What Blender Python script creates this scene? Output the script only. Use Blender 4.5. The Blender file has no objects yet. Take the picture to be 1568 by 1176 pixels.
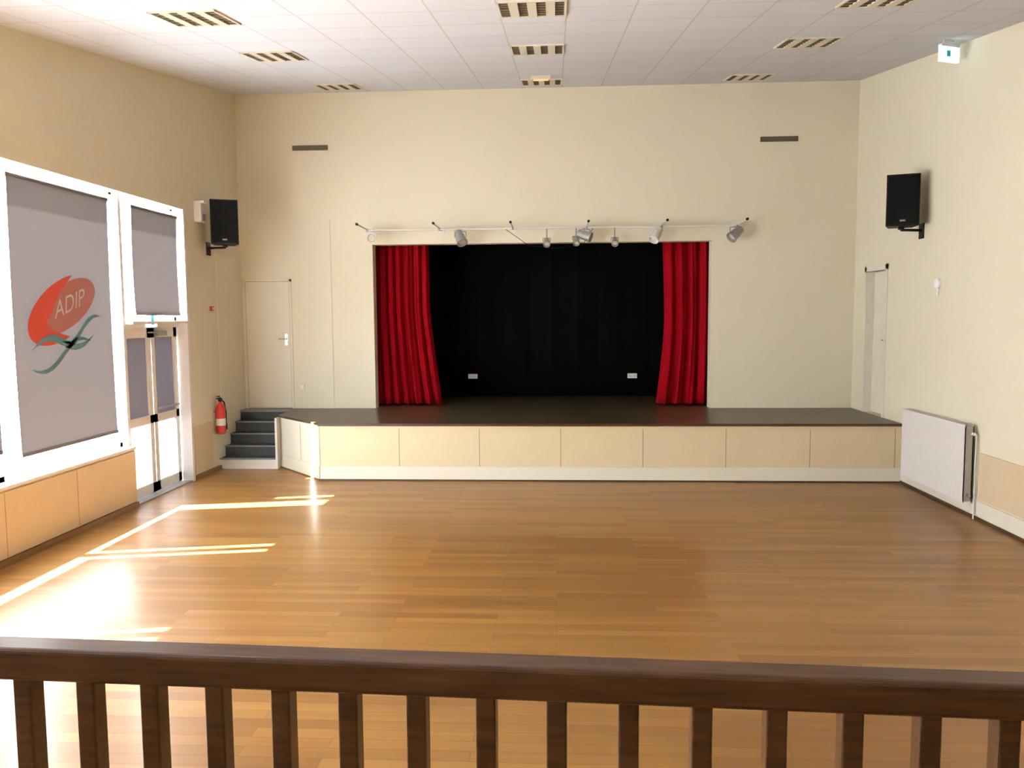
import bpy, math, random
from math import sin, cos, pi, radians
from mathutils import Vector, Matrix
random.seed(4)
S = bpy.context.scene
S.view_settings.view_transform = 'Standard'
S.view_settings.look = 'None'
S.view_settings.exposure = 0.08

# ---------------------------------------------------------------- room constants (metres)
DB = 12.10     # stage wall
DS = 10.32     # stage front
HS = 0.762     # stage height
WL = -4.835    # left wall (windows)
WR = 4.405     # right wall
def ceil_z(y): return 5.524 - 0.1556*(12.1-y)

# ---------------------------------------------------------------- materials
def mat(name,col,rough=0.6,metal=0,spec=0.5,bump=0,bscale=60,var=0.0,vscale=3,emit=None,estr=0,coat=0):
    m=bpy.data.materials.new(name); m.use_nodes=True
    nt=m.node_tree; b=nt.nodes['Principled BSDF']
    b.inputs['Base Color'].default_value=col; b.inputs['Roughness'].default_value=rough
    b.inputs['Metallic'].default_value=metal; b.inputs['Specular IOR Level'].default_value=spec
    b.inputs['Coat Weight'].default_value=coat
    tc=nt.nodes.new('ShaderNodeTexCoord')
    if var>0:
        n=nt.nodes.new('ShaderNodeTexNoise'); n.inputs['Scale'].default_value=vscale; n.inputs['Detail'].default_value=4
        nt.links.new(tc.outputs['Object'],n.inputs['Vector'])
        mx=nt.nodes.new('ShaderNodeMix'); mx.data_type='RGBA'
        mx.inputs[6].default_value=tuple(c*(1-var) for c in col[:3])+(1,)
        mx.inputs[7].default_value=tuple(min(1,c*(1+var)) for c in col[:3])+(1,)
        nt.links.new(n.outputs['Fac'],mx.inputs[0]); nt.links.new(mx.outputs[2],b.inputs['Base Color'])
    if bump>0:
        n=nt.nodes.new('ShaderNodeTexNoise'); n.inputs['Scale'].default_value=bscale; n.inputs['Detail'].default_value=3
        nt.links.new(tc.outputs['Object'],n.inputs['Vector'])
        bp=nt.nodes.new('ShaderNodeBump'); bp.inputs['Strength'].default_value=bump; bp.inputs['Distance'].default_value=0.01
        nt.links.new(n.outputs['Fac'],bp.inputs['Height']); nt.links.new(bp.outputs['Normal'],b.inputs['Normal'])
    if emit:
        b.inputs['Emission Color'].default_value=emit; b.inputs['Emission Strength'].default_value=estr
    return m
wall_m=mat('wall_paint',(0.83,0.775,0.60,1),0.75,bump=0.08,bscale=90,var=0.02,vscale=1.2,spec=0.25)
boxing_m=mat('boxing_paint',(0.83,0.78,0.61,1),0.65,bump=0.05,spec=0.3)
doorl_m=mat('door_paint',(0.84,0.80,0.66,1),0.5,spec=0.4)
gap_m=mat('door_gap',(0.45,0.38,0.24,1),0.8)
white_m=mat('white_paint',(0.86,0.85,0.80,1),0.4)
alu_m=mat('white_aluminium',(0.93,0.93,0.94,1),0.35)
skirt_m=mat('skirting_paint',(0.82,0.79,0.67,1),0.45)
panel_m=mat('wainscot_panel',(0.73,0.58,0.38,1),0.4,var=0.05,vscale=5)
stagep_m=mat('stage_panel',(0.76,0.64,0.42,1),0.4,var=0.04,vscale=4)
seam_m=mat('panel_seam',(0.36,0.27,0.15,1),0.7)
dark_m=mat('dark_strip',(0.06,0.035,0.015,1),0.5)
brown_m=mat('brown_trim',(0.22,0.11,0.04,1),0.4)
nosing_m=mat('stage_nosing_wood',(0.06,0.028,0.012,1),0.35,var=.2,vscale=9)
deck_m=mat('stage_deck_lino',(0.078,0.060,0.036,1),0.30,var=0.15,vscale=6)
black_m=mat('black_drape',(0.0045,0.0045,0.0036,1),0.95,spec=0.0,var=0.3,vscale=2)
blackp_m=mat('black_plastic',(0.006,0.006,0.006,1),0.55,spec=0.25)
grille_m=mat('speaker_grille',(0.004,0.004,0.004,1),0.8,spec=0.15,bump=0.5,bscale=300)
red_m=mat('red_velvet',(0.31,0.002,0.009,1),0.9,spec=0.08,var=0.25,vscale=7)
redp_m=mat('red_enamel',(0.5,0.02,0.015,1),0.3)
redd_m=mat('red_plastic_faded',(0.45,0.09,0.06,1),0.5)
grey_m=mat('grey_metal',(0.40,0.39,0.38,1),0.45,metal=0.4)
steel_m=mat('steel',(0.6,0.6,0.6,1),0.25,metal=1)
rad_m=mat('radiator_enamel',(0.84,0.83,0.80,1),0.3)
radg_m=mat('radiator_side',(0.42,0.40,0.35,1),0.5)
vent_m=mat('vent_brown',(0.10,0.07,0.035,1),0.6)
slot_m=mat('louvre_dark',(0.17,0.15,0.10,1),0.5)
lam_m=mat('louvre_lamella',(0.78,0.74,0.60,1),0.4)
tread_m=mat('stair_lino',(0.045,0.05,0.052,1),0.5)
nose_m=mat('stair_nosing',(0.22,0.24,0.26,1),0.4)
exit_m=mat('exit_sign_lit',(0.3,0.7,0.8,1),0.4,emit=(0.55,0.85,1,1),estr=1.4)
green_m=mat('exit_pictogram',(0.05,0.42,0.5,1),0.4)
warm_m=mat('warm_lens',(0.9,0.55,0.25,1),0.4,emit=(1,0.5,0.2,1),estr=0.7)
logo_red=mat('logo_red',(0.58,0.06,0.03,1),0.7)
logo_pink=mat('logo_pink',(0.46,0.17,0.15,1),0.7)
logo_teal=mat('logo_teal',(0.13,0.28,0.32,1),0.7)
logo_white=mat('logo_white',(0.62,0.56,0.56,1),0.7)

def rail_wood():
    m=mat('dark_stained_wood',(0.045,0.016,0.006,1),0.30)
    nt=m.node_tree; b=nt.nodes['Principled BSDF']
    tc=nt.nodes.new('ShaderNodeTexCoord'); mp=nt.nodes.new('ShaderNodeMapping'); mp.inputs['Scale'].default_value=(3,40,40)
    n=nt.nodes.new('ShaderNodeTexNoise'); n.inputs['Scale'].default_value=2; n.inputs['Detail'].default_value=6
    r=nt.nodes.new('ShaderNodeValToRGB'); r.color_ramp.elements[0].color=(0.050,0.021,0.008,1); r.color_ramp.elements[1].color=(0.14,0.058,0.019,1)
    r.color_ramp.elements[0].position=0.3; r.color_ramp.elements[1].position=0.75
    nt.links.new(tc.outputs['Object'],mp.inputs['Vector']); nt.links.new(mp.outputs[0],n.inputs['Vector'])
    nt.links.new(n.outputs['Fac'],r.inputs[0]); nt.links.new(r.outputs[0],b.inputs['Base Color'])
    return m
rail_m=rail_wood()

def floor_mat():
    m=mat('oak_strip_parquet',(0.4,0.17,0.03,1),0.36,spec=0.5,coat=0.35)
    nt=m.node_tree; b=nt.nodes['Principled BSDF']; b.inputs['Coat Roughness'].default_value=0.20
    tc=nt.nodes.new('ShaderNodeTexCoord')
    br=nt.nodes.new('ShaderNodeTexBrick'); br.offset=0.37; br.offset_frequency=2; br.squash=1
    br.inputs['Scale'].default_value=1; br.inputs['Brick Width'].default_value=1.15; br.inputs['Row Height'].default_value=0.092
    br.inputs['Mortar Size'].default_value=0.0016; br.inputs['Mortar Smooth'].default_value=0.3; br.inputs['Bias'].default_value=0.0
    br.inputs['Color1'].default_value=(0.350,0.172,0.037,1); br.inputs['Color2'].default_value=(0.238,0.103,0.020,1)
    br.inputs['Mortar'].default_value=(0.14,0.056,0.011,1)
    nt.links.new(tc.outputs['Object'],br.inputs['Vector'])
    mp=nt.nodes.new('ShaderNodeMapping'); mp.inputs['Scale'].default_value=(0.7,16,1)
    n=nt.nodes.new('ShaderNodeTexNoise'); n.inputs['Scale'].default_value=1; n.inputs['Detail'].default_value=3
    nt.links.new(tc.outputs['Object'],mp.inputs['Vector']); nt.links.new(mp.outputs[0],n.inputs['Vector'])
    r=nt.nodes.new('ShaderNodeMapRange'); r.inputs[1].default_value=0.3; r.inputs[2].default_value=0.7; r.inputs[3].default_value=0.90; r.inputs[4].default_value=1.10
    nt.links.new(n.outputs['Fac'],r.inputs[0])
    mx=nt.nodes.new('ShaderNodeVectorMath'); mx.operation='SCALE'
    nt.links.new(br.outputs['Color'],mx.inputs[0]); nt.links.new(r.outputs[0],mx.inputs['Scale'])
    nt.links.new(mx.outputs[0],b.inputs['Base Color'])
    bp=nt.nodes.new('ShaderNodeBump'); bp.inputs['Strength'].default_value=0.10; bp.inputs['Distance'].default_value=0.003
    nt.links.new(br.outputs['Fac'],bp.inputs['Height']); bp.invert=True; nt.links.new(bp.outputs[0],b.inputs['Normal'])
    return m
floor_m=floor_mat()

def ceiling_mat():
    m=mat('mineral_ceiling_tiles',(0.62,0.60,0.58,1),0.8,spec=0.3)
    nt=m.node_tree; b=nt.nodes['Principled BSDF']
    tc=nt.nodes.new('ShaderNodeTexCoord'); mp=nt.nodes.new('ShaderNodeMapping'); mp.inputs['Location'].default_value=(0.4775,0.02,0)
    br=nt.nodes.new('ShaderNodeTexBrick'); br.offset=0; br.inputs['Scale'].default_value=1
    br.inputs['Brick Width'].default_value=0.575; br.inputs['Row Height'].default_value=0.575
    br.inputs['Mortar Size'].default_value=0.008; br.inputs['Mortar Smooth'].default_value=0.2
    br.inputs['Color1'].default_value=(0.76,0.80,0.86,1); br.inputs['Color2'].default_value=(0.725,0.765,0.825,1)
    br.inputs['Mortar'].default_value=(0.60,0.60,0.60,1)
    nt.links.new(tc.outputs['Object'],mp.inputs['Vector']); nt.links.new(mp.outputs[0],br.inputs['Vector'])
    nt.links.new(br.outputs['Color'],b.inputs['Base Color'])
    return m
ceil_m=ceiling_mat()

def translucent_mat(name,dif,tra,fac):
    m=bpy.data.materials.new(name); m.use_nodes=True; nt=m.node_tree; nt.nodes.clear()
    o=nt.nodes.new('ShaderNodeOutputMaterial'); d=nt.nodes.new('ShaderNodeBsdfDiffuse'); t=nt.nodes.new('ShaderNodeBsdfTranslucent'); mx=nt.nodes.new('ShaderNodeMixShader')
    tc=nt.nodes.new('ShaderNodeTexCoord'); n=nt.nodes.new('ShaderNodeTexNoise'); n.inputs['Scale'].default_value=120
    c=nt.nodes.new('ShaderNodeMix'); c.data_type='RGBA'; c.inputs[6].default_value=tuple(x*.95 for x in dif[:3])+(1,); c.inputs[7].default_value=dif
    nt.links.new(tc.outputs['Object'],n.inputs['Vector']); nt.links.new(n.outputs['Fac'],c.inputs[0]); nt.links.new(c.outputs[2],d.inputs[0])
    t.inputs[0].default_value=tra; mx.inputs[0].default_value=fac
    nt.links.new(d.outputs[0],mx.inputs[1]); nt.links.new(t.outputs[0],mx.inputs[2]); nt.links.new(mx.outputs[0],o.inputs[0])
    return m
blind_m=translucent_mat('blind_fabric',(0.36,0.315,0.30,1),(0.0095,0.0084,0.0082,1),0.5)
film_m=translucent_mat('frosted_door_glass',(0.5,0.48,0.55,1),(0.062,0.060,0.068,1),0.6)
doorp_m=translucent_mat('opal_door_panel',(0.85,0.85,0.86,1),(0.34,0.34,0.34,1),0.5)
def glass_mat():
    m=bpy.data.materials.new('window_glass'); m.use_nodes=True; nt=m.node_tree; nt.nodes.clear()
    o=nt.nodes.new('ShaderNodeOutputMaterial'); t=nt.nodes.new('ShaderNodeBsdfTransparent'); g=nt.nodes.new('ShaderNodeBsdfGlossy'); mx=nt.nodes.new('ShaderNodeMixShader')
    g.inputs['Roughness'].default_value=0.02; mx.inputs[0].default_value=0.06
    nt.links.new(t.outputs[0],mx.inputs[1]); nt.links.new(g.outputs[0],mx.inputs[2]); nt.links.new(mx.outputs[0],o.inputs[0])
    return m
glass_m=glass_mat()

# ---------------------------------------------------------------- mesh builder
class MB:
    def __init__(s): s.v=[]; s.f=[]; s.m=[]; s.mats=[]; s.sm=[]
    def mi(s,m):
        if m not in s.mats: s.mats.append(m)
        return s.mats.index(m)
    def add(s,vs,fs,m,smooth=False):
        o=len(s.v); s.v+= [tuple(v) for v in vs]; k=s.mi(m)
        for f in fs: s.f.append([o+i for i in f]); s.m.append(k); s.sm.append(smooth)
        return s
    def box(s,x0,x1,y0,y1,z0,z1,m,M=None):
        vs=[(x,y,z) for z in (z0,z1) for x,y in ((x0,y0),(x1,y0),(x1,y1),(x0,y1))]
        if M is not None: vs=[M@Vector(v) for v in vs]
        return s.add(vs,[(3,2,1,0),(4,5,6,7),(0,1,5,4),(1,2,6,5),(2,3,7,6),(3,0,4,7)],m)
    def prism(s,pts,z0,z1,m,M=None):
        n=len(pts); vs=[(x,y,z0) for x,y in pts]+[(x,y,z1) for x,y in pts]
        if M is not None: vs=[M@Vector(v) for v in vs]
        return s.add(vs,[list(range(n))[::-1],list(range(n,2*n))]+[(i,(i+1)%n,n+(i+1)%n,n+i) for i in range(n)],m)
    def seg(s,p0,p1,z0,z1,off,th,m):
        d=Vector((p1[0]-p0[0],p1[1]-p0[1])).normalized(); n=Vector((d.y,-d.x))
        a=Vector(p0)+n*off; b=Vector(p1)+n*off; c=b+n*th; e=a+n*th
        return s.prism([a,e,c,b],z0,z1,m)
    def lathe(s,p0,ax,prof,m,n=20,M=None):
        ax=Vector(ax).normalized(); t=Vector((0,0,1)) if abs(ax.z)<.9 else Vector((1,0,0))
        u=ax.cross(t).normalized(); w=ax.cross(u); p0=Vector(p0); vs=[]
        for h,r in prof:
            for i in range(n):
                a=2*pi*i/n; vs.append(p0+ax*h+(u*cos(a)+w*sin(a))*r)
        if M is not None: vs=[M@v for v in vs]
        fs=[]
        for k in range(len(prof)-1):
            for i in range(n):
                j=(i+1)%n; fs.append((k*n+i,(k+1)*n+i,(k+1)*n+j,k*n+j))
        fs.append(list(range(n))); L=(len(prof)-1)*n; fs.append([L+i for i in range(n)][::-1])
        return s.add(vs,fs,m,True)
    def cyl(s,p0,p1,r,m,n=16,M=None):
        d=Vector(p1)-Vector(p0); return s.lathe(p0,d,[(0,r),(d.length,r)],m,n,M)
    def tube(s,pts,r,m,n=8):
        for a,b in zip(pts[:-1],pts[1:]): s.cyl(a,b,r,m,n)
        return s
    def build(s,name,parent=None,bevel=0):
        me=bpy.data.meshes.new(name)
        me.from_pydata(s.v,[],s.f); me.update()
        for m in s.mats: me.materials.append(m)
        for p,k,sm in zip(me.polygons,s.m,s.sm): p.material_index=k; p.use_smooth=sm
        import bmesh
        bm=bmesh.new(); bm.from_mesh(me); bmesh.ops.recalc_face_normals(bm,faces=bm.faces); bm.to_mesh(me); bm.free()
        ob=bpy.data.objects.new(name,me); S.collection.objects.link(ob)
        if any(s.sm):
            try: me.set_sharp_from_angle(angle=radians(35))
            except Exception: pass
        if bevel>0:
            b=ob.modifiers.new('bevel','BEVEL'); b.width=bevel; b.segments=2; b.limit_method='ANGLE'; b.angle_limit=radians(40)
        if parent: ob.parent=parent
        return ob
def rotz(p,a): return Matrix.Translation(p)@Matrix.Rotation(a,4,'Z')

# ================================================================ ROOM SHELL
MB().box(-5.2,4.8,-3.2,14.6,-0.2,0,floor_m).build('floor')

def sloped(mb,x0,x1,y0,y1,t0,t1,m):
    vs=[(x,y,ceil_z(y)+t) for t in (t0,t1) for x,y in ((x0,y0),(x1,y0),(x1,y1),(x0,y1))]
    mb.add(vs,[(3,2,1,0),(4,5,6,7),(0,1,5,4),(1,2,6,5),(2,3,7,6),(3,0,4,7)],m)
c=MB(); sloped(c,-5.2,4.8,-3.2,12.1,0,0.25,ceil_m); c.build('ceiling')

SILL=0.67; HEAD=3.57
X0=-5.135
w=MB()
w.box(X0,WL,-3.0,0.6,0,6,wall_m)
w.box(X0,WL,0.6,8.80,0,SILL,wall_m)
w.box(X0,WL,0.6,10.28,HEAD,6,wall_m)
w.box(X0,WL,10.28,12.3,0,6,wall_m)
w.box(WL,WL+0.010,11.2,DB,HS,3.08,boxing_m)
w.build('wall_left')
w=MB()
w.box(WR,WR+0.3,-3.0,10.93,0,6,wall_m)
w.box(WR,WR+0.3,11.66,12.3,0,6,wall_m)
w.box(WR,WR+0.3,10.93,11.66,2.79,6,wall_m)
w.box(WR,WR+0.3,10.93,11.66,0,HS,wall_m)
w.build('wall_right')
OX0,OX1,OZ=-2.778,2.312,3.26
w=MB()
w.box(WL,OX0,DB,DB+0.2,0,6,wall_m)
w.box(OX1,WR,DB,DB+0.2,0,6,wall_m)
w.box(OX0,OX1,DB,DB+0.2,OZ,6,wall_m)
w.box(WL,-3.425,DB-0.012,DB,HS,3.656,boxing_m)
w.build('wall_back')
w=MB()
w.box(-5.135,4.705,-3.2,-3.0,0,6,wall_m)
w.build('wall_front')

w=MB()
w.box(-3.75,-3.65,DB+0.2,14.0,HS,4.2,black_m); w.box(3.25,3.35,DB+0.2,14.0,HS,4.2,black_m)
w.box(-3.75,3.35,14.0,14.1,0,4.2,black_m); w.box(-3.75,3.35,DB+0.2,14.1,4.2,4.3,black_m)
w.build('wall_stage_house')
def drape(name,m,x0f,x1f,y,z0,z1,folds,amp,nx=140,nz=24,ph=0.0):
    vs=[];fs=[]
    for j in range(nz+1):
        t=j/nz; z=z0+(z1-z0)*t; a0=x0f(t); a1=x1f(t)
        for i in range(nx+1):
            s_=i/nx; x=a0+(a1-a0)*s_
            yy=y+amp*(1-0.35*t)*(sin(2*pi*folds*s_+ph+0.8*sin(3*t))+0.35*sin(2*pi*folds*2.3*s_+1.3+ph))
            vs.append((x,yy,z))
    for j in range(nz):
        for i in range(nx):
            k=j*(nx+1)+i; fs.append((k,k+1,k+nx+2,k+nx+1))
    mb=MB(); mb.add(vs,fs,m,True)
    ob=mb.build(name); sd=ob.modifiers.new('thick','SOLIDIFY'); sd.thickness=0.006
    return ob
drape('backdrop_curtain',black_m,lambda t:-3.6,lambda t:3.2,13.82,HS+0.02,4.1,13,0.010,nx=300,nz=4)
drape('stage_curtain',red_m,lambda t:-2.95,lambda t:-1.99+0.19*max(0,1-t*1.9)**1.3,12.50,HS+0.025,3.75,7,0.07)
drape('stage_curtain',red_m,lambda t:1.66-0.09*max(0,1-t*2.4)**1.2+0.03*sin(4*t),lambda t:2.55,12.50,HS+0.025,3.75,5,0.07,ph=1.1)
MB().cyl((-3.6,12.5,3.80),(3.2,12.5,3.80),0.02,blackp_m).build('curtain_rail')
for x in (-1.44,1.31):
    b=MB(); b.box(x-0.08,x+0.08,13.72,13.79,1.09,1.17,alu_m); b.box(x-0.06,x-0.01,13.715,13.72,1.11,1.15,lam_m); b.box(x+0.01,x+0.06,13.715,13.72,1.11,1.15,lam_m)
    b.build('stage_socket_box',bevel=0.004)

# ================================================================ STAGE
st=MB()
deck=[(WR,DS),(-3.14,DS),(-4.02,11.25),(-4.02,11.9),(WL,11.9),(WL,DB),(OX0,DB),(OX0,DB+0.2),(-3.65,DB+0.2),(-3.65,14.0),(3.25,14.0),(3.25,DB+0.2),(OX1,DB+0.2),(OX1,DB),(WR,DB)]
st.prism(deck,HS-0.03,HS,deck_m)
st.box(-3.15,WR,DS-0.03,DS,HS-0.032,HS+.001,nosing_m)
base=[(WR,DS),(-3.13,DS),(-4.0,11.27),(-4.0,12.0),(WR,12.0)]
st.prism(base,0,HS-0.03,stagep_m)
A=(-3.13,DS); B=(-4.0,11.27)
st.box(A[0],WR,DS-0.012,DS,0.69,HS-0.03,stagep_m)
st.box(A[0],WR,DS-0.015,DS,0.02,0.19,skirt_m)
st.box(A[0],WR,DS-0.018,DS,0,0.02,dark_m)
for x in (-2.07,-1.005,0.06,1.125,2.19,3.255,4.32):
    st.box(x-0.004,x+0.004,DS-0.003,DS+0.01,0.19,0.69,seam_m)
st.seg(B,A,0.02,HS-0.028,0.0,0.012,skirt_m)
st.seg(B,A,0.02,0.19,0.012,0.012,skirt_m); st.seg(B,A,0,0.02,0.012,0.015,brown_m)
cx,cy=A[0]*.55+B[0]*.45,A[1]*.55+B[1]*.45
st.seg((cx-.003,cy+.003),(cx+.003,cy-.003),0.19,0.7,0.012,0.002,seam_m)
st.build('stage')

sr=MB(); rz=HS/5
for i in range(5):
    y0=11.1+0.2*i; z1=rz*(i+1)
    if i<4:
        sr.box(WL,-4.02,y0,y0+0.2,0,z1-0.012,white_m if i==0 else tread_m)
        sr.box(WL,-4.02,y0-0.012,y0+0.21,z1-0.012,z1,tread_m)
        sr.box(WL,-4.02,y0-0.018,y0+0.012,z1-0.016,z1+0.003,nose_m)
    else:
        sr.box(WL,-4.02,y0,y0+0.02,0,z1-0.035,tread_m); sr.box(WL,-4.02,y0-0.018,y0+0.005,z1-0.03,z1+0.003,nose_m)
sr.box(-4.02,-3.99,11.1,11.9,0,HS-0.03,white_m)
sr.build('stage_stairs')

# ================================================================ LEFT WALL GLAZING
XF0,XF1=-5.03,-4.97
def window(name,y0,y1,z0,z1):
    b=MB(); t=0.05; h=0.025
    b.box(XF0,XF1,y0,y0+t,z0,z1,alu_m); b.box(XF0,XF1,y1-t,y1,z0,z1,alu_m)
    b.box(XF0,XF1,y0,y1,z0,z0+t,alu_m); b.box(XF0,XF1,y0,y1,z1-h,z1,alu_m)
    b.box(-5.003,-4.997,y0+t,y1-t,z0+t,z1-h,glass_m)
    b.box(X0-0.03,WL+0.02,y0,y1,z0-0.03,z0,alu_m)
    return b.build(name)
window('window_1',6.78,8.80,SILL+.03,HEAD)
window('window_2',4.72,6.78,SILL+.03,HEAD)
window('window_3',2.66,4.72,SILL+.03,HEAD)
window('window_4',0.60,2.66,SILL+.03,HEAD)
window('window_5',8.86,10.22,2.13,HEAD)
MB().box(-5.06,-4.90,8.80,8.86,0,HEAD,alu_m).build('trim_1')
MB().box(-5.06,-4.82,10.22,10.28,0,HEAD,alu_m).build('trim_2')
d=MB()
for a,bb in ((8.87,9.535),(9.545,10.21)):
    s=0.085
    d.box(-5.02,-4.97,a,a+s,0.02,2.05,alu_m); d.box(-5.02,-4.97,bb-s,bb,0.02,2.05,alu_m)
    d.box(-5.02,-4.97,a,bb,1.93,2.05,alu_m); d.box(-5.02,-4.97,a,bb,0.88,0.98,alu_m); d.box(-5.02,-4.97,a,bb,0.02,0.14,alu_m)
    d.box(-4.996,-4.994,a+s,bb-s,0.98,1.93,film_m); d.box(-4.996,-4.994,a+s,bb-s,0.14,0.88,doorp_m)
d.box(-5.06,-4.93,8.86,10.22,2.05,2.13,alu_m)
d.box(-5.1,WL,8.86,10.22,0,0.015,grey_m)
d.cyl((-4.93,9.62,1.05),(-4.93,10.12,1.05),0.015,grey_m); d.cyl((-4.97,9.64,1.05),(-4.93,9.64,1.05),0.012,grey_m); d.cyl((-4.97,10.1,1.05),(-4.93,10.1,1.05),0.012,grey_m)
d.box(-4.97,-4.92,9.62,9.86,1.95,2.01,grey_m); d.box(-4.93,-4.91,9.4,9.82,1.985,2.0,grey_m)
d.build('door_1')
b=MB(); b.box(-4.93,-4.90,9.36,9.58,2.06,2.25,exit_m); b.box(-4.90,-4.897,9.44,9.50,2.09,2.22,green_m); b.build('exit_sign')

def blind(y0,y1,z0,z1,x=-4.865):
    b=MB(); n=12; vs=[];fs=[]
    for i in range(n+1):
        t=i/n; z=z0+(z1-z0)*t; dx=0.012*sin(pi*t)
        vs+=[(x-dx,y0,z),(x-dx,y1,z)]
    for i in range(n): fs.append((2*i,2*i+1,2*i+3,2*i+2))
    b.add(vs,fs,blind_m,True)
    b.cyl((x-0.02,y0-.01,z1),(x-0.02,y1+.01,z1),0.024,blind_m)
    b.box(x-0.01,x+0.008,y0,y1,z0-0.02,z0+0.012,blind_m)
    for y in (y0-0.025,y1+0.012): b.box(x-0.05,x+0.01,y,y+0.012,z1-0.035,HEAD,alu_m)
    return b.build('roller_blind')
B1=blind(6.93,8.53,0.92,3.45)
blind(9.02,10.12,2.22,3.45)
blind(4.86,6.68,1.0,3.45)
blind(2.8,4.62,1.9,3.45)
blind(0.72,2.56,1.6,3.45)
XB=-4.872
lg=MB()
def crescent(cy,cz,a,b,ang,s0,s1,thick,m,dx=.016):
    P=[];Q=[];n=40
    for i in range(n+1):
        t=s0+(s1-s0)*i/n; k=thick*sin(pi*i/n)**0.8
        for L,e in ((P,0),(Q,k)):
            yy=(a-e*1.2)*cos(t); zz=(b-e)*sin(t); L.append((cy+yy*cos(ang)-zz*sin(ang),cz+yy*sin(ang)+zz*cos(ang)))
    vs=[(XB+dx,y,z) for y,z in P]+[(XB+dx,y,z) for y,z in Q]
    lg.add(vs,[(i,i+1,n+2+i,n+1+i) for i in range(n)],m)
ang=radians(24); cs,sn=cos(ang),sin(ang)
lg.add([(XB+.0150,7.74+.50*cos(t)*cs-.215*sin(t)*sn,2.30+.50*cos(t)*sn+.215*sin(t)*cs) for t in [2*pi*i/48 for i in range(48)]],[list(range(48))],logo_pink)
crescent(7.66,2.26,0.60,0.28,ang,radians(62),radians(266),0.25,logo_red)
def ribbon(pts,wd,m):
    n=len(pts); vs=[]
    for i,(y,z) in enumerate(pts):
        k=wd*sin(pi*(i+.15)/(n-.7))
        vs+=[(XB+.017,y,z+k),(XB+.017,y,z-k)]
    lg.add(vs,[(2*i,2*i+1,2*i+3,2*i+2) for i in range(n-1)],m)
def wave(y0,z0,y1,z1,amp,wd):
    ribbon([(y0+(y1-y0)*i/30,z0+(z1-z0)*i/30+amp*sin(i/30*2*pi)) for i in range(31)],wd,logo_teal)
wave(7.10,1.70,8.12,1.92,-0.09,0.03); wave(7.12,1.86,8.15,2.00,0.08,0.04); wave(7.6,1.94,8.30,2.18,-0.06,0.03)
fc=bpy.data.curves.new('t','FONT'); fc.body='ADIP'; fc.size=0.23
fo=bpy.data.objects.new('t',fc); S.collection.objects.link(fo); bpy.context.view_layer.update()
tm=bpy.data.meshes.new_from_object(fo.evaluated_get(bpy.context.evaluated_depsgraph_get()))
lg.add([(XB+.019,7.50+v.co.x*1.0+v.co.y*.12,2.16+v.co.y*1.1+v.co.x*.30) for v in tm.vertices],[list(p.vertices) for p in tm.polygons],logo_white)
bpy.data.objects.remove(fo)
lg.build('printed_logo',parent=B1)

t=MB()
for a,bb in ((1.64,2.36),(2.37,3.42),(3.43,4.48),(4.49,5.54),(5.55,6.60),(6.61,7.66),(7.67,8.78)):
    t.box(WL,WL+0.018,a,bb,0.07,SILL-.02,panel_m)
t.box(WL,WL+0.018,10.30,10.85,0.07,0.715,panel_m)
t.build('trim_3')
t=MB()
for a,bb in ((1.64,2.9),(2.91,4.3),(4.31,5.7),(5.71,7.1),(7.11,8.42)):
    t.box(WR-0.018,WR,a,bb,0.22,0.71,panel_m)
t.build('trim_4')
t=MB(); t.box(WL,WL+0.03,1.63,8.80,0,0.06,brown_m); t.box(WL,WL+0.03,10.28,11.09,0,0.06,brown_m); t.build('baseboard_left')
t=MB(); t.box(WR-0.012,WR,1.63,DS-0.02,0.035,0.20,skirt_m); t.box(WR-0.02,WR,1.63,DS-0.02,0,0.035,dark_m); t.build('baseboard_right')

# ================================================================ DOORS ON STAGE
d=MB(); y=DB-0.012
d.box(-4.80,-4.77,y-0.014,y,HS,2.75,doorl_m); d.box(-4.08,-4.05,y-0.014,y,HS,2.75,doorl_m); d.box(-4.80,-4.05,y-0.014,y,2.72,2.75,doorl_m)
d.box(-4.77,-4.08,y-0.002,y,HS,2.72,gap_m)
d.box(-4.763,-4.087,y-0.006,y,HS+.01,2.713,doorl_m)
d.box(-4.17,-4.12,y-0.012,y-0.006,1.74,1.92,steel_m); d.cyl((-4.145,y-0.01,1.84),(-4.145,y-0.06,1.84),0.01,steel_m); d.cyl((-4.145,y-0.055,1.84),(-4.25,y-0.055,1.84),0.01,steel_m)
d.build('door_2')
d=MB()
d.box(WR+0.11,WR+0.15,10.97,11.62,HS,2.75,gap_m)
d.box(WR+0.10,WR+0.15,10.98,11.61,HS+.01,2.74,doorl_m)
d.box(WR-0.012,WR+0.12,10.90,10.97,HS,2.82,skirt_m); d.box(WR-0.012,WR+0.12,11.62,11.69,HS,2.82,skirt_m); d.box(WR-0.012,WR+0.12,10.90,11.69,2.75,2.82,skirt_m)
d.box(WR+0.09,WR+0.10,11.03,11.07,1.70,1.86,steel_m); d.cyl((WR+0.10,11.05,1.80),(WR+0.04,11.05,1.80),0.01,steel_m); d.cyl((WR+0.045,11.05,1.80),(WR+0.045,11.17,1.80),0.01,steel_m)
d.build('door_3')

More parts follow.
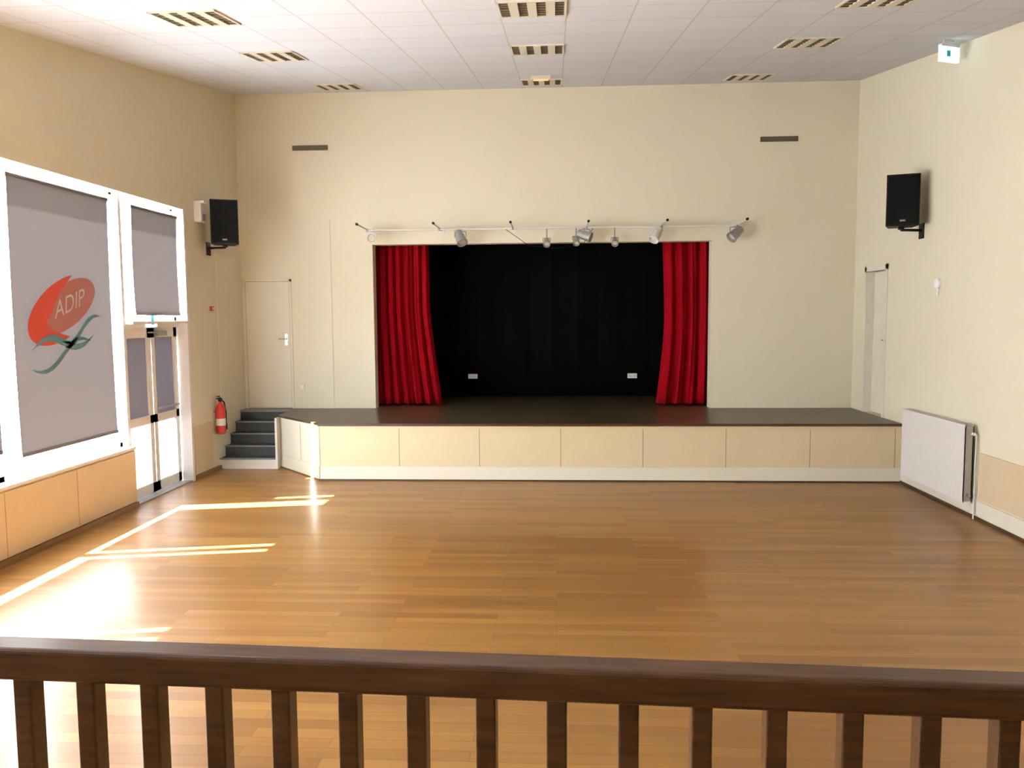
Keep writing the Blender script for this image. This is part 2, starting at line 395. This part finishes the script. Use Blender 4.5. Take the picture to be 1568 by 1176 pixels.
# ================================================================ WALL FITTINGS
for x in (-3.697,3.266):
    b=MB(); b.box(x-0.27,x+0.27,DB-0.02,DB,4.68,4.75,vent_m)
    for k in range(3): b.box(x-0.26,x+0.26,DB-0.026,DB-0.018,4.69+k*.02,4.696+k*.02,slot_m)
    b.build('wall_vent')
b=MB(); b.box(-3.96,-3.88,DB-0.03,DB-0.012,1.06,1.14,white_m); b.box(-3.94,-3.90,DB-0.035,DB-0.03,1.075,1.125,alu_m); b.build('light_switch',bevel=0.003)
b=MB(); b.box(WL,WL+0.04,10.94,11.00,2.265,2.33,redd_m); b.box(WL+0.04,WL+0.043,10.95,10.99,2.28,2.315,white_m); b.build('fire_call_point',bevel=0.004)
b=MB(); b.box(WL,WL+0.10,10.56,10.70,3.45,3.73,alu_m); b.box(WL+0.1,WL+0.115,10.58,10.68,3.47,3.56,grey_m); b.box(WL+0.02,WL+0.14,10.57,10.69,3.70,3.735,alu_m); b.build('intruder_siren',bevel=0.008)
b=MB(); b.lathe((WR,9.48,2.50),(-1,0,0),[(0,.055),(.03,.055),(.045,.04),(.05,.02)],alu_m); b.cyl((WR-0.015,9.48,2.44),(WR-0.015,9.48,2.36),0.012,alu_m); b.build('wall_thermostat')

r=MB(); xa,xb=4.27,4.36; y0,y1,z0,z1=8.50,10.02,0.17,0.99
r.box(xa,xa+0.012,y0,y1,z0,z1,rad_m); r.box(xb-0.012,xb,y0,y1,z0,z1,rad_m)
n=38
for i in range(n):
    y=y0+0.02+(y1-y0-0.04)*i/(n-1); r.box(xa-0.002,xa,y-0.012,y+0.012,z0+.03,z1-.03,rad_m)
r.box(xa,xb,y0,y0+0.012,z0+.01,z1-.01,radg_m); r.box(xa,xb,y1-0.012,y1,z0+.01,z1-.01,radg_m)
for i in range(30):
    y=y0+0.03+(y1-y0-0.06)*i/29; r.box(xa+.01,xb-.01,y-0.01,y+0.01,z1-0.012,z1-0.004,rad_m)
for y in (8.8,9.7):
    r.box(xb,WR,y-.02,y+.02,z0+.1,z0+.16,grey_m); r.box(xb,WR,y-.02,y+.02,z1-.16,z1-.1,grey_m)
r.cyl((4.315,y0,0.25),(4.315,y0-0.05,0.25),0.014,steel_m)
r.cyl((4.34,y0,0.90),(4.34,y0-0.05,0.90),0.018,white_m); r.cyl((4.37,y0-0.03,0.9),(4.37,y0-0.03,0.0),0.008,white_m)
r.build('radiator',bevel=0.002)

def speaker(px,py,pz,ang,wx,sx):
    M=rotz((px,py,pz),ang)
    b=MB(); W,D,H=0.36,0.30,0.60
    b.prism([(-W/2,-D/2),(W/2,-D/2),(W/2*.72,D/2),(-W/2*.72,D/2)],-H/2,H/2,blackp_m,M)
    b.prism([(-W/2+.015,-D/2-.012),(W/2-.015,-D/2-.012),(W/2-.015,-D/2),(-W/2+.015,-D/2)],-H/2+.02,H/2-.02,grille_m,M)
    b.box(-.03,.03,-D/2-.014,-D/2-.012,-H/2+.05,-H/2+.07,grey_m,M)
    b.box(-.03,.03,-.05,.05,-H/2-.03,-H/2,blackp_m,M)
    c_=M@Vector((0,0,-H/2-.035))
    b.cyl((c_.x,c_.y,c_.z),(wx,c_.y+.06,c_.z),0.016,blackp_m)
    b.box(min(wx,wx+sx*.015),max(wx,wx+sx*.015),c_.y,c_.y+.12,c_.z-.1,c_.z+.08,blackp_m)
    b.build('wall_speaker',bevel=0.006)
speaker(-4.56,10.90,3.47,radians(22),WL,1)
speaker(4.13,9.90,3.49,radians(-18),WR,-1)

e=MB(); x,y,z=-4.745,10.97,0.53
e.lathe((x,y,z),(0,0,1),[(0,.05),(.01,.066),(.36,.068),(.41,.05),(.44,.022),(.47,.02)],redp_m,24)
e.lathe((x,y,z+.12),(0,0,1),[(0,.0688),(.10,.0688)],white_m,24)
e.box(x-.02,x+.02,y-.03,y+.03,z+.46,z+.50,blackp_m); e.box(x-.012,x+.012,y-.11,y+.02,z+.50,z+.515,blackp_m); e.box(x-.01,x+.01,y-.10,y-.02,z+.53,z+.54,blackp_m)
e.tube([(x,y+.03,z+.48),(x+.02,y+.08,z+.44),(x+.04,y+.09,z+.3),(x+.04,y+.085,z+.12)],.010,blackp_m); e.cyl((x+.04,y+.085,z+.14),(x+.04,y+.085,z+.05),.014,blackp_m)
e.box(WL,x-.06,y-.03,y+.03,z+.3,z+.34,steel_m)
e.build('fire_extinguisher')

# ================================================================ CEILING FIXTURES
SL=math.atan(0.1556)
def luminaire(x,y):
    M=Matrix.Translation((x,y,ceil_z(y)))@Matrix.Rotation(SL,4,'X')
    b=MB(); h=0.2875
    for a in ((-h,-h+.02,-h,h),(h-.02,h,-h,h),(-h,h,-h,-h+.02),(-h,h,h-.02,h)): b.box(a[0],a[1],a[2],a[3],-.014,.0,lam_m,M)
    b.box(-h+.02,h-.02,-h+.02,h-.02,-.005,0,slot_m,M)
    for k in range(3):
        c_=(-1+k)*0.152; b.box(c_-.038,c_+.038,-h+.02,h-.02,-.018,-.004,lam_m,M)
    for k in range(4):
        c_=(-1.5+k)*0.150
        for j in range(6):
            yy=-h+.06+j*(2*h-.12)/5; b.box(c_-.036,c_+.036,yy-.003,yy+.003,-.014,-.004,vent_m,M)
    b.build('ceiling_luminaire')
for x in (-3.06,-0.19,2.66):
    for y in (2.7,4.75,6.87,8.83,11.45): luminaire(x,y)
yy=10.86; M=Matrix.Translation((-.19,yy,ceil_z(yy)))@Matrix.Rotation(SL,4,'X')
b=MB(); b.box(-.13,.13,-.06,.06,-.05,0,lam_m,M); b.box(-.10,.10,-.045,.045,-.06,-.05,warm_m,M); b.build('emergency_light',bevel=.004)
b=MB(); y=8.95; x=4.17; zc=ceil_z(y)
b.cyl((x-.06,y,zc-.06),(x-.06,y,zc+.005),.006,alu_m); b.cyl((x+.06,y,zc-.06),(x+.06,y,zc+.005),.006,alu_m)
MS=Matrix.Translation((x,y,0))@Matrix.Rotation(radians(22),4,'Z')
b.box(-.125,.125,-.02,.02,zc-.22,zc-.06,exit_m,MS); b.box(-.125,.125,-.025,.025,zc-.07,zc-.045,alu_m,MS)
b.box(-.05,.0,-.022,-.02,zc-.17,zc-.11,green_m,MS)
b.build('exit_sign')

# ================================================================ STAGE LIGHTING BAR
root=bpy.data.objects.new('stage_lighting_bar',None); S.collection.objects.link(root)
b=MB(); b.cyl((-2.86,11.86,3.45),(2.70,11.86,3.45),0.014,white_m); b.tube([(-.75,11.86,3.45),(-.4,11.84,3.20),(0,11.84,3.15),(.4,11.85,3.2),(.55,11.86,3.44)],.004,blackp_m)
b.build('bar',parent=root)
b=MB()
for k in range(6):
    x=-2.80+k*1.086
    b.cyl((x,DB,3.46),(x,11.25,3.47),0.010,white_m); b.lathe((x,11.27,3.47),(0,-1,0),[(0,.018),(.04,.018)],blackp_m)
    b.box(x-.04,x+.04,DB-.012,DB,3.41,3.51,white_m); b.box(x-.014,x+.014,11.84,11.88,3.43,3.47,grey_m)
b.build('brackets',parent=root)
def spot(x,z,ax,sc,m):
    b=MB(); p=Vector((x,11.80,z)); ax=Vector(ax).normalized(); pr=[(-.11,.03),(-.10,.05),(-.04,.055),(-.03,.062),(.07,.066),(.075,.075),(.10,.075),(.10,.062),(.06,.055)]
    b.lathe(p,ax,[(h*sc,r*sc) for h,r in pr],m,20)
    b.lathe(p+ax*.062*sc,ax,[(0,.052*sc),(.004,.05*sc)],lam_m,20)
    b.cyl((x,11.86,3.45),(x,11.84,z+.08*sc),.010,m)
    for s_ in (-1,1): b.tube([(x,11.84,z+.09*sc),(x+s_*.075*sc,11.82,z+.08*sc),(x+s_*.075*sc,11.80,z)],.006,m)
    b.build('spotlight',parent=root)
for x,z,ax,sc,m in ((-2.72,3.33,(.2,-.9,-.1),.95,white_m),(-1.40,3.32,(.35,-.5,-.8),1.1,grey_m),(-.13,3.24,(0,-.8,-.6),.7,grey_m),(.30,3.26,(0,-.7,-.7),.7,grey_m),
    (.42,3.33,(.9,-.3,-.35),1.05,grey_m),(.86,3.24,(0,-.8,-.6),.7,grey_m),(1.46,3.33,(-.5,-.5,-.8),1.1,white_m),(2.60,3.33,(-.8,-.4,-.7),1.1,grey_m)):
    spot(x,z,ax,sc,m)

# ================================================================ GALLERY + RAILING
MB().box(WL+.002,WR-.002,-2.99,1.62,0,0.5,brown_m).build('gallery_platform')
root=bpy.data.objects.new('gallery_railing',None); root.location=(0,1.455,0.5); root.rotation_euler=(0,0,-0.0441); S.collection.objects.link(root)
def part(mb,name,bev):
    ob=mb.build(name); ob.parent=root; bv=ob.modifiers.new('bevel','BEVEL'); bv.width=bev; bv.segments=3; bv.limit_method='ANGLE'; return ob
hx0,hx1=-4.6,4.3
part(MB().box(hx0,hx1,-.034,.034,.934,1.0,rail_m),'handrail',.009)
part(MB().box(hx0,hx1,-.022,.022,.08,.12,rail_m),'bottom_rail',.004)
b=MB(); k0=-1.07
for k in range(-26,40):
    x=k0+k*.1338
    if hx0+.1<x<hx1-.1: b.box(x-.019,x+.019,-.021,.021,.12,.936,rail_m)
part(b,'balusters',.004)
b=MB()
for x in (hx0+.03,-1.07-.1338*12.5,-1.07+.1338*26.5,hx1-.03): b.box(x-.035,x+.035,-.035,.035,0,.94,rail_m)
part(b,'posts',.006)

# ================================================================ LIGHT
W=bpy.data.worlds.new('World'); S.world=W; W.use_nodes=True
bg=W.node_tree.nodes['Background']; bg.inputs[0].default_value=(0.93,0.965,1,1); bg.inputs[1].default_value=40.0
sd=bpy.data.lights.new('sun','SUN'); sd.energy=130; sd.angle=radians(0.6); sd.color=(0.94,0.97,1)
so=bpy.data.objects.new('sun',sd); S.collection.objects.link(so); so.rotation_euler=Vector((0.68,0.13,-1)).to_track_quat('-Z','Y').to_euler()
for x in (-3.06,-0.19,2.66):  # added fill lights under the unseen ceiling rows, stronger towards the window side
    for y in (2.7,4.75):
        ld=bpy.data.lights.new('fill_light','AREA'); ld.shape='SQUARE'; ld.size=0.52; ld.energy={-3.06:14,-0.19:8,2.66:3}[x]; ld.color=(1,0.97,0.92)
        lo=bpy.data.objects.new('fill_light',ld); S.collection.objects.link(lo); lo.location=(x,y,ceil_z(y)-.03); lo.rotation_euler=(0.75,0,0)

# ================================================================ CAMERA
yaw,pitch,roll=0.0553,0.0836,-0.0071
fw=Vector((-sin(yaw)*cos(pitch),cos(yaw)*cos(pitch),-sin(pitch))); r_=Vector((cos(yaw),sin(yaw),0)); u_=r_.cross(fw)
r2=r_*cos(roll)+u_*sin(roll); u2=-r_*sin(roll)+u_*cos(roll)
cd=bpy.data.cameras.new('camera'); co=bpy.data.objects.new('camera',cd); S.collection.objects.link(co)
cd.sensor_width=36; cd.lens=1219.67/1568*36; cd.clip_start=0.05
Mx=Matrix((r2,u2,-fw)).transposed().to_4x4(); Mx.translation=(0,0,2.147); co.matrix_world=Mx
S.camera=co
